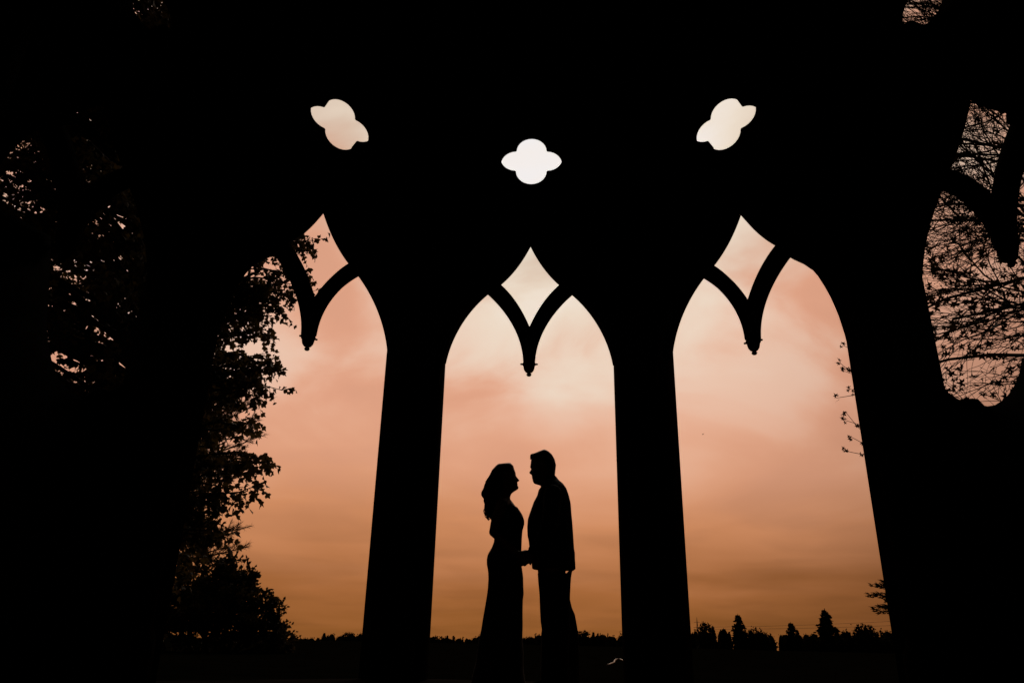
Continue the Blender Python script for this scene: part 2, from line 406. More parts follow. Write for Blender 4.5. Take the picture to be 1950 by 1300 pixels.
# ------------------------------------------------------------------ people
PY = 5.85
def hand(mb, wrist, fwd, palm_n, side, curl, size=1.0, rad=.0088):
    """palm of four metacarpals, four fingers and a thumb; fwd: wrist to knuckles, palm_n: out of the palm, side: towards the thumb"""
    f = np.array(fwd, float); f /= np.linalg.norm(f); n = np.array(palm_n, float); n -= f * (n @ f); n /= np.linalg.norm(n)
    sd_ = np.cross(f, n); sd_ *= np.sign(sd_ @ np.array(side, float)) or 1
    w0 = np.array(wrist, float)
    for q, (off, pl, fl_) in enumerate(((.027, .088, (.042, .025, .020)), (.009, .092, (.047, .029, .021)), (-.009, .088, (.043, .027, .020)), (-.026, .080, (.033, .021, .017)))):
        k = w0 + (f * pl + sd_ * off) * size
        mb.capsule(w0 + sd_ * off * .7 * size, k, .013 * size, .0125 * size, 8)
        a = 0; p = k
        for L, cu in zip(fl_, (curl * .9, curl * 1.1, curl * .7)):
            a += cu; d = f * math.cos(a) + n * math.sin(a); p2 = p + d * L * size
            mb.capsule(p, p2, rad * size, rad * .9 * size, 8); p = p2
    p = w0 + (f * .022 + sd_ * .026) * size; d = f * .62 + sd_ * .62 + n * .35; d /= np.linalg.norm(d)
    for L, r0 in ((.042, .0125), (.032, .0105), (.026, .0095)):
        p2 = p + d * L * size; mb.capsule(p, p2, r0 * size, r0 * .92 * size, 8); p = p2
        d = d * .8 + f * .35 + n * .25; d /= np.linalg.norm(d)

def head(mb, sx, front, back, hw, nose, eye, ear):
    """sx: facing (+1/-1). front/back tables (x,z) without nose; hw table (halfwidth,z); nose table (protrusion,z)"""
    zs = np.arange(min(z for _, z in front), max(z for _, z in front) + .001, .004)
    n = 48; th = np.linspace(0, 2 * math.pi, n, endpoint=False); v = []
    for z in zs:
        xf, xb, h = at(front, z), at(back, z), at(hw, z)
        c, s_ = np.cos(th), np.sin(th)
        x = (xf + xb) / 2 + (xf - xb) / 2 * np.sign(c) * np.abs(c) ** .85
        y = h * np.sign(s_) * np.abs(s_) ** .92
        pro = at(nose, z); fr = c > 0
        x = x + sx * np.where(fr, pro * np.exp(-(y / .011) ** 2), 0)
        for e in (-1, 1):           # eye sockets
            x = x - sx * np.where(fr, .009 * np.exp(-((y - e * .032) / .014) ** 2 - ((z - eye) / .011) ** 2), 0)
        v.append(np.stack([x, y, np.full(n, z)], 1))
    v = np.concatenate(v); q = len(zs)
    i = np.arange(q - 1)[:, None] * n; j = np.arange(n)[None]; j2 = (j + 1) % n
    f4 = np.stack([i + j, i + j2, i + n + j2, i + n + j], -1).reshape(-1, 4)
    v = np.concatenate([v, v[:n].mean(0)[None], v[-n:].mean(0)[None]]); f3 = []
    for a in range(n):
        f3.append((q * n, (a + 1) % n, a)); f3.append((q * n + 1, (q - 1) * n + a, (q - 1) * n + (a + 1) % n))
    mb.add(v, f3, f4)
    for e in (-1, 1):               # ears and eyeballs
        ex, ez, h = ear
        mb.capsule((ex, e * h, ez - .018), (ex - sx * .006, e * (h + .008), ez + .018), .012, .016, 8)
        xe = at(front, eye) - sx * .020
        mb.capsule((xe, e * .031, eye), (xe + sx * .004, e * .031, eye), .0115, .0115, 10)

# outlines in metres on the couple's plane (x across, z up)
W_FRONT = [(-.152, 1.632), (-.119, 1.626), (-.104, 1.617), (-.096, 1.59), (-.084, 1.559), (-.082, 1.536), (-.078, 1.505), (-.071, 1.491), (-.066, 1.47), (-.069, 1.463), (-.063, 1.455), (-.058, 1.445), (-.065, 1.432), (-.091, 1.416), (-.113, 1.399), (-.122, 1.376)]
W_NOSE = [(0, 1.545), (.002, 1.536), (.013, 1.519), (.0245, 1.506), (.019, 1.495), (.0, 1.489), (0, 1.45)]
W_HB = [(-.175, 1.632), (-.235, 1.612), (-.262, 1.57), (-.268, 1.53), (-.255, 1.48), (-.235, 1.44), (-.228, 1.376)]
W_HW = [(.012, 1.632), (.045, 1.615), (.068, 1.58), (.074, 1.54), (.070, 1.50), (.060, 1.465), (.050, 1.44), (.050, 1.376)]
D_FRONT = [(-.118, 1.360), (-.094, 1.329), (-.062, 1.286), (-.026, 1.234), (-.013, 1.20), (-.009, 1.179), (-.013, 1.153), (-.023, 1.119), (-.027, 1.064), (-.029, .98), (-.032, .878), (-.022, .836), (-.013, .775), (-.010, .694), (-.007, .659), (-.013, .612), (-.013, .493), (-.011, .359), (-.002, .19), (.011, .05), (.013, .012)]
D_BACK = [(-.225, 1.36), (-.262, 1.30), (-.272, 1.25), (-.262, 1.196), (-.250, 1.145), (-.240, 1.081), (-.239, 1.057), (-.240, 1.027), (-.255, .984), (-.284, .934), (-.291, .897), (-.289, .859), (-.278, .811), (-.274, .762), (-.276, .689), (-.282, .634), (-.300, .512), (-.317, .398), (-.327, .343), (-.348, .183), (-.372, .05), (-.378, .012)]
D_HW = [(.10, 1.36), (.165, 1.31), (.158, 1.25), (.150, 1.18), (.128, 1.06), (.150, .95), (.172, .87), (.165, .75), (.152, .60), (.17, .40), (.21, .20), (.24, .012)]

wo_ = empty('person', (0, PY, 0))
tag(wo_, 'woman with long wavy hair in long fitted dress, left one of the couple', 'person')
b = MB()
head(b, 1, W_FRONT, W_HB, W_HW, W_NOSE, 1.532, (-.165, 1.525, .066))
b.loft([(z, at(W_FRONT, z) - .002 if z > 1.376 else -.124 + (1.376 - z) * .1, -.228 - (1.43 - z) * .1, .050 + max(0, 1.40 - z) * .15, 0, 2) for z in np.linspace(1.30, 1.44, 8)])
zz = np.linspace(.50, 1.35, 40)
b.loft([(z, at(D_FRONT, z) - .010, at(D_BACK, z) + .010, at(D_HW, z) - .012, 0, 2.2) for z in zz])
for e in (-1, 1):
    b.chain([(-.155, e * .085, .86), (-.150, e * .080, .50), (-.165, e * .075, .09)], (.085, .055, .037))
    b.capsule((-.175, e * .075, .045), (-.055, e * .080, .034), .034, .028)
    b.capsule((-.16, e * .10, 1.315), (-.175, e * .155, 1.285), .050, .047)
# near arm: elbow pushed back, forearm forward to the held hands
b.chain([(-.178, -.160, 1.285), (-.215, -.198, 1.175), (-.238, -.200, 1.075)], (.046, .040, .031))
b.chain([(-.238, -.200, 1.075), (-.14, -.19, .990), (-.052, -.165, .925)], (.031, .028, .021))
hand(b, (-.052, -.165, .925), (.93, .06, -.36), (0.0, .95, -.2), (.3, 0, 1), .42, .86)
# far arm hangs beside the dress
b.chain([(-.178, .160, 1.285), (-.185, .195, 1.12), (-.175, .205, 1.02)], (.046, .038, .031))
b.chain([(-.175, .205, 1.02), (-.145, .20, .90), (-.125, .19, .815)], (.031, .026, .020))
hand(b, (-.125, .19, .815), (.15, 0, -1), (0, -1, 0), (1, 0, 0), .22, .86)
fused(b, 'body', M['skin'], wo_, .0042, 2)
d = MB()
zz = np.linspace(.012, 1.285, 90)
def fl_(z): return .006 * math.sin(z * 31) * max(0, .6 - z)
d.loft([(z, at(D_FRONT, z) + fl_(z), at(D_BACK, z) + fl_(z + .05), at(D_HW, z) + .004, 0, 2.25) for z in zz], 48)
for e in (-1, 1):
    d.chain([(-.075, e * .085, 1.25), (-.13, e * .092, 1.318), (-.175, e * .094, 1.345), (-.245, e * .085, 1.28)], (.012, .011, .011, .012), 8)
    d.capsule((-.075, e * .070, 1.185), (-.065, e * .068, 1.180), .062, .055, 16)
fused(d, 'dress', M['dress'], wo_, .006, 2)
# hair
h = MB()
HB = [(-.160, 1.636), (-.198, 1.632), (-.239, 1.624), (-.278, 1.578), (-.300, 1.528), (-.315, 1.475), (-.330, 1.412), (-.327, 1.384), (-.312, 1.350), (-.303, 1.303), (-.303, 1.24), (-.290, 1.20)]
HF = [(-.125, 1.636), (-.112, 1.624), (-.103, 1.616), (-.100, 1.59), (-.108, 1.566), (-.135, 1.545), (-.160, 1.52), (-.165, 1.46), (-.165, 1.40), (-.175, 1.33), (-.205, 1.26), (-.245, 1.20)]
HH = [(.020, 1.636), (.052, 1.622), (.078, 1.58), (.087, 1.54), (.092, 1.46), (.100, 1.40), (.105, 1.33), (.095, 1.26), (.060, 1.20)]
h.loft([(z, at(HF, z), at(HB, z) + .006 + .012 * np.clip((1.50 - z) / .12, 0, 1), at(HH, z), 0, 2.1) for z in np.linspace(1.20, 1.636, 40)], 36)
r_ = np.random.default_rng(3)
for q in range(90):
    a = r_.uniform(-1.5, 1.5); z0 = r_.uniform(1.44, 1.58); z1 = r_.uniform(1.185, 1.34)
    if q % 4 == 0: z1 = r_.uniform(1.33, 1.42)
    zs = np.linspace(z0, z1, 16); ph = r_.uniform(0, 6.28); fr = r_.uniform(38, 62); am = r_.uniform(.006, .018)
    cx = (at(HF, zs) + at(HB, zs)) / 2; rx = (at(HF, zs) - at(HB, zs)) / 2; hw = at(HH, zs)
    grow = np.linspace(0, 1, 16) ** 1.2
    x = cx - rx * math.cos(a) + am * grow * np.sin(zs * fr + ph) * 1.1; y = hw * math.sin(a) + am * grow * np.cos(zs * fr + ph)
    h.tube(np.stack([x + .010 * (1 - grow) ** 3, y * (1 - .1 * (1 - grow) ** 3), zs], 1), .0018 + .0062 * np.sin(np.linspace(.05, 2.9, 16)), 6)
for q in range(20):                                # loose curls at the back
    z0 = r_.uniform(1.30, 1.46); t = np.linspace(0, 1, 14); a = r_.uniform(-.8, .8)
    x = at(HB, z0 - .12 * t) + .004 - .019 * np.sin(t * 3.1) * r_.uniform(.5, 1.3) + .004 * np.sin(t * 14); y = .05 * math.sin(a) + .010 * np.cos(t * 11)
    h.tube(np.stack([x, y, z0 - .12 * t], 1), np.linspace(.0058, .002, 14), 5)
link('hair', h.mesh('hair'), M['hairw'], wo_, True)

# man
M_FRONT = [(.139, 1.738), (.095, 1.724), (.060, 1.708), (.045, 1.690), (.037, 1.671), (.034, 1.641), (.029, 1.606), (.039, 1.592), (.041, 1.565), (.042, 1.549), (.046, 1.52), (.049, 1.512), (.051, 1.498), (.061, 1.48), (.090, 1.473), (.112, 1.466), (.118, 1.44)]
M_NOSE = [(0, 1.598), (.003, 1.588), (.020, 1.565), (.014, 1.553), (0, 1.547), (0, 1.49)]
M_HB = [(.150, 1.738), (.190, 1.715), (.215, 1.671), (.226, 1.626), (.222, 1.581), (.218, 1.545), (.222, 1.44)]
M_HW = [(.02, 1.738), (.055, 1.715), (.074, 1.671), (.080, 1.62), (.078, 1.57), (.070, 1.53), (.058, 1.50), (.058, 1.44)]
J_FRONT = [(.128, 1.462), (.122, 1.455), (.097, 1.424), (.086, 1.379), (.060, 1.331), (.028, 1.239), (.016, 1.201), (.012, 1.141), (.015, 1.077), (.024, 1.043), (.032, .98), (.046, .903), (.053, .838)]
J_BACK = [(.228, 1.54), (.241, 1.527), (.256, 1.504), (.289, 1.475), (.315, 1.436), (.332, 1.388), (.347, 1.327), (.353, 1.24), (.359, 1.177), (.365, 1.079), (.370, .987), (.378, .884), (.379, .846)]
J_HW = [(.072, 1.54), (.085, 1.505), (.13, 1.475), (.185, 1.43), (.205, 1.37), (.20, 1.25), (.188, 1.10), (.182, 1.0), (.195, .90), (.20, .846)]
mo = empty('person', (0, PY, 0))
tag(mo, 'man in dark suit jacket facing the woman, right one of the couple', 'person')
b = MB()
head(b, -1, M_FRONT, M_HB, M_HW, M_NOSE, 1.590, (.135, 1.585, .076))
b.loft([(z, .118, .222, .058 + max(0, 1.46 - z) * .2, 0, 2) for z in np.linspace(1.38, 1.50, 6)])
b.loft([(z, at(J_FRONT, z) + .016, at(J_BACK, z) - .016, at(J_HW, z) - .02, 0, 2.2) for z in np.linspace(.86, 1.43, 24)])
for e, kx, ax in ((-1, .195, .210), (1, .262, .318)):
    b.chain([(.20, e * .095, .88), (kx, e * .095, .50), (ax, e * .095, .12)], (.085, .060, .042))
    b.capsule((ax + .03, e * .095, .050), (ax - .09, e * .097, .036), .030, .022)
    b.capsule((.19, e * .12, 1.39), (.205, e * .195, 1.365), .062, .058)
# near arm forward to the held hands, far arm hangs behind the hip
b.chain([(.205, -.215, 1.360), (.19, -.255, 1.20), (.165, -.262, 1.085)], (.052, .045, .038))
b.chain([(.165, -.262, 1.085), (.105, -.235, 1.005), (.046, -.195, .935)], (.038, .032, .025))
hand(b, (.050, -.196, .940), (-.60, .22, -.74), (-.2, .95, .2), (-.6, 0, .7), .55, .98)
b.chain([(.210, .215, 1.360), (.285, .25, 1.21), (.330, .25, 1.09)], (.052, .045, .038))
b.chain([(.330, .25, 1.09), (.358, .235, .98), (.364, .215, .868)], (.038, .032, .025))
hand(b, (.358, .212, .862), (-.20, -.05, -1), (-1, .1, 0), (-.3, -1, 0), .30, .80)
fused(b, 'body', M['skin'], mo, .0042, 2)
j = MB()
zz = np.linspace(.838, 1.475, 50)
j.loft([(z, at(J_FRONT, z), at(J_BACK, z), at(J_HW, z), 0, 2.3) for z in zz], 48)
j.loft([(z, .135 + (1.5 - z) * .1, at(J_BACK, z), at(J_HW, z), 0, 2.2) for z in np.linspace(1.44, 1.538, 8)], 36)
j.chain([(.205, -.195, 1.365), (.19, -.245, 1.20), (.165, -.258, 1.085)], (.070, .064, .056), 16)
j.chain([(.165, -.258, 1.085), (.110, -.237, 1.015), (.062, -.205, .955)], (.056, .048, .039), 16)
j.chain([(.212, .195, 1.365), (.280, .240, 1.21), (.312, .245, 1.09)], (.070, .064, .056), 16)
j.chain([(.312, .245, 1.09), (.340, .235, .97), (.350, .218, .895)], (.056, .046, .038), 16)
fused(j, 'jacket', M['suit'], mo, .006, 2)
col_ = MB(); col_.loft([(z, .116 - (1.47 - z) * .05, .232, .066 + (1.48 - z) * .2, 0, 2) for z in np.linspace(1.41, 1.475, 5)], 28)
link('shirt_collar', col_.mesh('shirt_collar'), M['shirt'], mo, True)
t = MB()
T_FRONT = [(.085, .90), (.090, .842), (.094, .797), (.100, .726), (.108, .653), (.113, .543), (.118, .465), (.124, .429), (.128, .405), (.122, .385), (.122, .20), (.118, .08)]
T_BACK = [(.325, .90), (.312, .84), (.306, .80), (.318, .738), (.343, .619), (.355, .567), (.376, .525), (.392, .439), (.399, .389), (.404, .25), (.404, .08)]
zz = np.linspace(.70, .93, 14)
t.loft([(z, at(T_FRONT, z) + .004, at(T_BACK, z) - .004, .168, 0, 2.4) for z in zz], 36)
zl = np.linspace(.075, .80, 40)
wid = lambda z: np.interp(z, [.07, .25, .40, .50, .65, .80], [.205, .20, .205, .215, .225, .25])
t.loft([(z, at(T_FRONT, z), at(T_FRONT, z) + wid(z), .088, -.092, 2.3) for z in zl], 30)
t.loft([(z, max(at(T_BACK, z) - wid(z), at(T_FRONT, z) + .012), at(T_BACK, z), .088, .092, 2.3) for z in zl], 30)
fused(t, 'trousers', M['suit'], mo, .006, 2)
for e, ax in ((-1, .215), (1, .305)):
    sh = MB(); sh.loft([(.002, ax - .20, ax + .10, .048, e * .095, 2.6), (.03, ax - .205, ax + .10, .050, e * .095, 2.6), (.055, ax - .17, ax + .098, .046, e * .095, 2.4), (.09, ax - .06, ax + .09, .044, e * .095, 2.2)], 24)
    link('shoe', sh.mesh('shoe'), M['shoe'], mo, True)
h = MB()
HB2 = [(.150, 1.747), (.173, 1.736), (.202, 1.710), (.224, 1.671), (.234, 1.626), (.229, 1.581), (.226, 1.545)]
HF2 = [(.130, 1.747), (.101, 1.734), (.066, 1.718), (.040, 1.706), (.032, 1.690), (.040, 1.675), (.075, 1.66), (.115, 1.64), (.130, 1.60), (.165, 1.57), (.19, 1.545)]
HH2 = [(.02, 1.747), (.050, 1.732), (.070, 1.71), (.083, 1.67), (.087, 1.62), (.080, 1.57), (.060, 1.545)]
h.loft([(z, at(HF2, z), at(HB2, z), at(HH2, z), 0, 2.1) for z in np.linspace(1.545, 1.747, 26)], 36)
for q in range(26):                               # swept-up fringe
    y = r_.uniform(-.05, .05); z = r_.uniform(1.680, 1.706)
    h.capsule((.055, y, z + .004), (.034 + r_.uniform(0, .012), y * 1.05, z - .004 + r_.uniform(-.003, .006)), .011, .007, 7)
link('hair', h.mesh('hair'), M['hairm'], mo, True)

# ------------------------------------------------------------------ foliage tools
def unit(v): return v / (np.linalg.norm(v, axis=-1, keepdims=True) + 1e-12)
def leaves(mb, pos, dirs, nrm, size, tv, tf):
    """place a leaf template (x across, y along, z out) at every position"""
    pos = np.asarray(pos); d = unit(np.asarray(dirs)); n = np.asarray(nrm); n = unit(n - d * (n * d).sum(-1, keepdims=True)); a = np.cross(d, n)
    tv = np.asarray(tv, float); k = len(tv)
    v = pos[:, None] + np.asarray(size)[:, None, None] * (tv[None, :, 0:1] * a[:, None] + tv[None, :, 1:2] * d[:, None] + tv[None, :, 2:3] * n[:, None])
    f = (np.asarray(tf)[None] + (np.arange(len(pos)) * k)[:, None, None]).reshape(-1, 3)
    mb.add(v.reshape(-1, 3), f)
LOBED = ([(0, 0, 0), (-.42, .22, .08), (-.50, .55, .14), (-.20, .62, .03), (0, 1.0, -.05), (.20, .62, .03), (.50, .55, .14), (.42, .22, .08), (0, .4, -.04)],
         [(0, 1, 8), (1, 2, 8), (2, 3, 8), (3, 4, 8), (4, 5, 8), (5, 6, 8), (6, 7, 8), (7, 0, 8)])
OVAL = ([(0, 0, 0), (-.36, .45, .10), (0, 1, 0), (.36, .45, .10)], [(0, 1, 2), (0, 2, 3)])
def star():
    v = [(0, .25, 0)]
    for i in range(11):
        a = R(-150 + 30 * i); r = (.72 if i % 2 == 1 else .34); r = .95 if i == 5 else r
        v.append((r * math.sin(a), .25 + r * math.cos(a), .06 * (i % 2)))
    return v, [(0, i, i + 1) for i in range(1, 11)]
STAR = star()
def bez(p0, p1, p2, n):
    t = np.linspace(0, 1, n)[:, None]; return (1 - t) ** 2 * p0 + 2 * t * (1 - t) * p1 + t * t * p2
def wobble(pts, amp, rg):
    w = rg.normal(0, amp, pts.shape); w[0] = 0; w[-1] = 0; return pts + w

def twig_leaves(wood, L, pts, rg, t0, step, tl, lsize, spacing, droop, spread=.9):
    """side twigs with alternate leaves along a branch; appends leaf records to L"""
    seg = np.linalg.norm(np.diff(pts, axis=0), axis=1); cum = np.concatenate([[0], np.cumsum(seg)]); tot = cum[-1]
    s = tot * t0
    while s < tot:
        p = np.array([np.interp(s, cum, pts[:, i]) for i in range(3)]); q = np.array([np.interp(min(s + .05, tot), cum, pts[:, i]) for i in range(3)])
        tg = unit(q - p + 1e-6)
        side = unit(np.cross(tg, unit(rg.normal(0, 1, 3)))) 
        d = unit(tg * rg.uniform(.5, 1.1) + side * spread + np.array([0, 0, -droop * rg.uniform(.2, 1.2)]))
        ln = tl * rg.uniform(.5, 1.2) * (1 - .45 * s / tot)
        e = p + d * ln + np.array([0, 0, -droop * .35 * ln])
        tw = bez(p, p + d * ln * .5, e, 4); wood.tube(tw, [.0045, .0035, .0025, .0015], 3, False)
        k = max(3, int(ln / spacing)); tt = np.linspace(.15, 1, k)
        for x in tt:
            b = (1 - x) ** 2 * p + 2 * x * (1 - x) * (p + d * ln * .5) + x * x * e
            ld = unit(d * .6 + rg.normal(0, .55, 3) + np.array([0, 0, -droop * .8]))
            L.append((b, ld, rg.normal(0, 1, 3) + np.array([0, 0, .6]), lsize * rg.uniform(.6, 1.2)))
        s += step * rg.uniform(.6, 1.4)
def put(mb, L, tpl):
    leaves(mb, np.array([l[0] for l in L]), np.array([l[1] for l in L]), np.array([l[2] for l in L]), np.array([l[3] for l in L]), *tpl)

# ------------------------------------------------------------------ leafy tree left of the pavilion
rg = np.random.default_rng(21)
TX, TY = -5.6, 9.9
tree = empty('leafy_tree', (TX, TY, -.2))
tag(tree, 'large leafy broadleaf tree filling the openings on the far left', 'tree')
off = np.array([TX, TY, -.2])
wood = MB(); LV = []
tz = np.linspace(0, 11.6, 14); trunk = np.stack([.18 * np.sin(tz * .5), .15 * np.sin(tz * .7 + 1), tz], 1)
wood.tube(trunk, np.linspace(.24, .04, 14), 12)
def trunk_at(z): return np.array([np.interp(z, tz, trunk[:, i]) for i in range(3)])
TIPS = [(-3.16, 5.692), (-3.20, 5.60), (-3.164, 5.271), (-3.134, 5.019), (-3.116, 4.812), (-3.527, 4.564), (-3.56, 4.637), (-3.62, 4.78), (-3.70, 4.95), (-3.903, 4.577), (-3.546, 4.268), (-3.501, 4.048), (-3.60, 3.86), (-3.259, 3.598), (-3.40, 3.70),
        (-3.321, 3.358), (-3.537, 3.223), (-3.571, 2.818), (-3.66, 2.95), (-3.223, 2.319), (-3.38, 2.40), (-3.451, 2.091), (-3.592, 1.942), (-3.817, 1.818), (-3.65, 1.527), (-3.61, 1.399), (-3.75, 1.65)]
def grow(tip, rise, t0, lsize=.092, tl=.40, step=.085, droop=.6):
    tip = np.asarray(tip, float); hd = math.hypot(tip[0], tip[1])
    z0 = np.clip(tip[2] - rise * hd,   .9, 11.0); p0 = trunk_at(z0)
    mid = (p0 + tip) / 2 + np.array([0, 0, .16 * hd + .05])
    n = 8; pts = wobble(bez(p0, mid, tip, n), .03, rg)
    wood.tube(pts, np.linspace(min(.04, .012 + .014 * hd), .004, n), 5, False)
    twig_leaves(wood, LV, pts, rg, t0, step, tl, lsize, .040, droop)
for x, z in TIPS:
    yy = rg.uniform(-.75, .0) - .2
    grow((x - TX, yy, z + .2), rg.uniform(.1, .35), .40, step=.055)
    grow((x - TX - rg.uniform(.12, .35), yy + rg.uniform(-.2, .2), z + .2 + rg.uniform(-.10, .12)), rg.uniform(.1, .3), .5)
BX = [(a_, b_ - .34) for a_, b_ in ((0.6, -4.1), (1.3, -3.95), (1.8, -4.05), (2.4, -3.75), (2.9, -3.95), (3.2, -4.2), (3.5, -3.9), (4.0, -3.95), (4.4, -4.1), (4.9, -4.15), (5.4, -4.0), (6.2, -4.0), (7.0, -4.3), (9.5, -5.0))]
def edge_x(z): return np.interp(z, [a for a, _ in BX], [b for _, b in BX])
cnt = 0
while cnt < 640:
    z = rg.uniform(.9, 11.4); a = rg.uniform(0, 2 * math.pi); r = math.sqrt(rg.uniform(.02, 1))
    rxy = np.interp(z, [0, 1.5, 4, 8, 11.5], [1.2, 2.2, 3.0, 3.0, 1.2])
    x = r * rxy * (1.1 if math.cos(a) > 0 else 1.45) * math.cos(a); y = r * rxy * math.sin(a)
    if x + TX > edge_x(z - .2) - .02 and x > 0: continue
    # airy hollows where the sky shows through, as one sees them in the left bay
    if math.sin(x * 2.3 + 1.0) * math.sin(z * 1.9 + .4) * math.cos(y * .6) > .60 and x < .5: continue
    if x > -.2 and math.sin(z * 11.0 + x * 1.5) < -.15 and rg.uniform() < .85: continue
    if x < -.2 and rg.uniform() < .38 + .45 * math.sin(x * 5.1 + 2) * math.sin(z * 4.3): continue
    if rg.uniform() < .8 and ((x + .85) / .95) ** 2 + ((z - 4.7) / 1.6) ** 2 < 1: continue
    cnt += 1
    grow((x, y, z + .2), rg.uniform(.05, .5), .40, step=.07)
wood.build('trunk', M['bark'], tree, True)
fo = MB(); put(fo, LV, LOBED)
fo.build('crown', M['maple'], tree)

# ------------------------------------------------------------------ pine behind it
PXX, PYY = -6.6, 13.2
pine = empty('pine_tree', (PXX, PYY, -.2))
tag(pine, 'dark pine with needle tufts showing behind the leafy tree at left', 'tree')
wood = MB(); nv = MB()
wood.tube([(0, 0, 0), (.05, 0, 3), (0, .05, 6), (0, 0, 8.2)], [.2, .16, .09, .02], 10)
NP, NDs = [], []
def pine_branch(z0, tip):
    p0 = np.array([0, 0, z0]); tip = np.asarray(tip, float)
    pts = bez(p0, (p0 + tip) / 2 + np.array([0, 0, -.10]), tip, 7); wood.tube(pts, np.linspace(.035, .006, 7), 4, False)
    seg = 26
    for i in range(seg):
        t_ = .25 + .75 * i / seg; p = pts[0] * 0 + np.array([np.interp(t_ * 6, np.arange(7), pts[:, k]) for k in range(3)])
        d = unit(pts[-1] - pts[-2])
        sd = unit(d + rg.normal(0, .5, 3) + np.array([0, 0, .35])); ln = .22 * rg.uniform(.4, 1)
        wood.tube([p, p + sd * ln], [.006, .003], 3, False)
        for x in np.linspace(.3, 1, 5):
            for q in range(8):
                NP.append(p + sd * ln * x); NDs.append(unit(sd * 1.0 + rg.normal(0, .55, 3)))
for tip in ((-4.96, 4.17), (-4.99, 3.92), (-5.11, 3.77), (-5.05, 3.66), (-5.29, 3.38), (-5.46, 3.23), (-5.2, 4.3), (-5.4, 2.9), (-5.5, 4.7)):
    pine_branch(tip[1] - .35, (tip[0] - PXX, rg.uniform(-.4, .1), tip[1] + .2))
for q in range(70):
    z = 1.6 + 6.2 * rg.uniform(); a = rg.uniform(0, 6.28); r = (8.4 - z) * .22 + .1
    pine_branch(z - .2, (r * math.cos(a), r * math.sin(a), z + .1))
leaves(nv, np.array(NP), np.array(NDs), rg.normal(0, 1, (len(NP), 3)), rg.uniform(.07, .12, len(NP)), [(-.035, 0, 0), (0, 1, 0), (.035, 0, 0)], [(0, 1, 2)])
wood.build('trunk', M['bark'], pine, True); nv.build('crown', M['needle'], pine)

# ------------------------------------------------------------------ round shrub at the lower left
sb = empty('round_shrub', (-8.6, 22, -.25))
tag(sb, 'rounded bushy tree low at the left, beneath the leafy tree', 'tree')
wood = MB(); LV = []
lobes = [(-.1, 0, 1.55, 1.05), (-1.2, .2, 1.5, 1.15), (.65, -.1, 1.15, .88), (1.05, .1, .85, .72), (.2, -.4, .9, 1.1), (1.25, 0, .45, .62), (1.72, 0, .35, .38), (-.6, -.6, 1.0, 1.2), (-2.0, 0, 1.2, 1.1), (.25, .1, 1.9, .55), (-.3, 0, 2.05, .6)]
for lx, ly, lz, lr in lobes:
    p0 = np.array([lx * .35, ly * .35, 0]); wood.tube(wobble(bez(p0, np.array([lx * .6, ly * .6, lz * .6]), np.array([lx, ly, lz]), 6), .03, rg), np.linspace(.06, .012, 6), 6, False)
    for q in range(int(70 * lr * lr) + 14):
        d = unit(rg.normal(0, 1, 3)); c0 = np.array([lx, ly, lz]) + d * lr * rg.uniform(.45, .98)
        if c0[2] < .05: continue
        wood.tube([np.array([lx, ly, lz]), c0], [.012, .005], 3, False)
        n = 26; pp = c0 + rg.normal(0, .062, (n, 3)); 
        for p in pp: LV.append((p, unit(d * .7 + rg.normal(0, .6, 3)), rg.normal(0, 1, 3), .115 * rg.uniform(.7, 1.25)))
wood.build('trunk', M['bark'], sb); fo = MB(); put(fo, LV, OVAL); fo.build('crown', M['oak'], sb)

# ------------------------------------------------------------------ budding tree at the right
rg = np.random.default_rng(5)
SX, SY = 6.3, 7.1
st = empty('budding_tree', (SX, SY, -.2))
tag(st, 'nearly bare tree with star-shaped young leaves beyond the far right opening', 'tree')
wood = MB(); LV = []
tz2 = np.linspace(0, 9, 10); tr2 = np.stack([.1 * np.sin(tz2 * .6), .1 * np.cos(tz2 * .5) - .1, tz2], 1)
wood.tube(tr2, np.linspace(.17, .03, 10), 10)
def fork(p, d, ln, r, lvl, leafy):
    n = 5; end = p + d * ln
    if (end[0] + SX) < .53 * (end[1] + SY): return        # the crown stops short of the pavilion's right arch
    pts = wobble(bez(p, p + d * ln * .5 + rg.normal(0, .11 * ln, 3), end, n), .016 * ln, rg)
    wood.tube(pts, np.linspace(r, r * .55, n), 5 if lvl < 2 else 4, False)
    if lvl >= 3:
        if rg.uniform() < leafy:
            for q in range(rg.integers(1, 3)):
                LV.append((end, unit(d + rg.normal(0, .7, 3) + np.array([0, 0, -.5 * leafy])), rg.normal(0, 1, 3) + np.array([0, -.6, 0]), rg.uniform(.045, .075)))
        else:
            wood.capsule(end, end + d * .012, .005, .003, 5)       # bud
        return
    k = {0: 8, 1: 6, 2: 5}[lvl]
    for i in range(k):
        t_ = .22 + .78 * (i + rg.uniform(.1, .9)) / k; q = np.array([np.interp(t_ * (n - 1), np.arange(n), pts[:, c_]) for c_ in range(3)])
        sd = unit(np.cross(d, rg.normal(0, 1, 3)))
        nd_ = unit(d + sd * rg.uniform(.45, .85) + np.array([0, 0, .18 if leafy < .5 else -.05]))
        fork(q, nd_, ln * rg.uniform(.38, .62), r * .5, lvl + 1, leafy)
    fork(end, unit(d + rg.normal(0, .2, 3)), ln * .5, r * .55, lvl + 1, leafy)
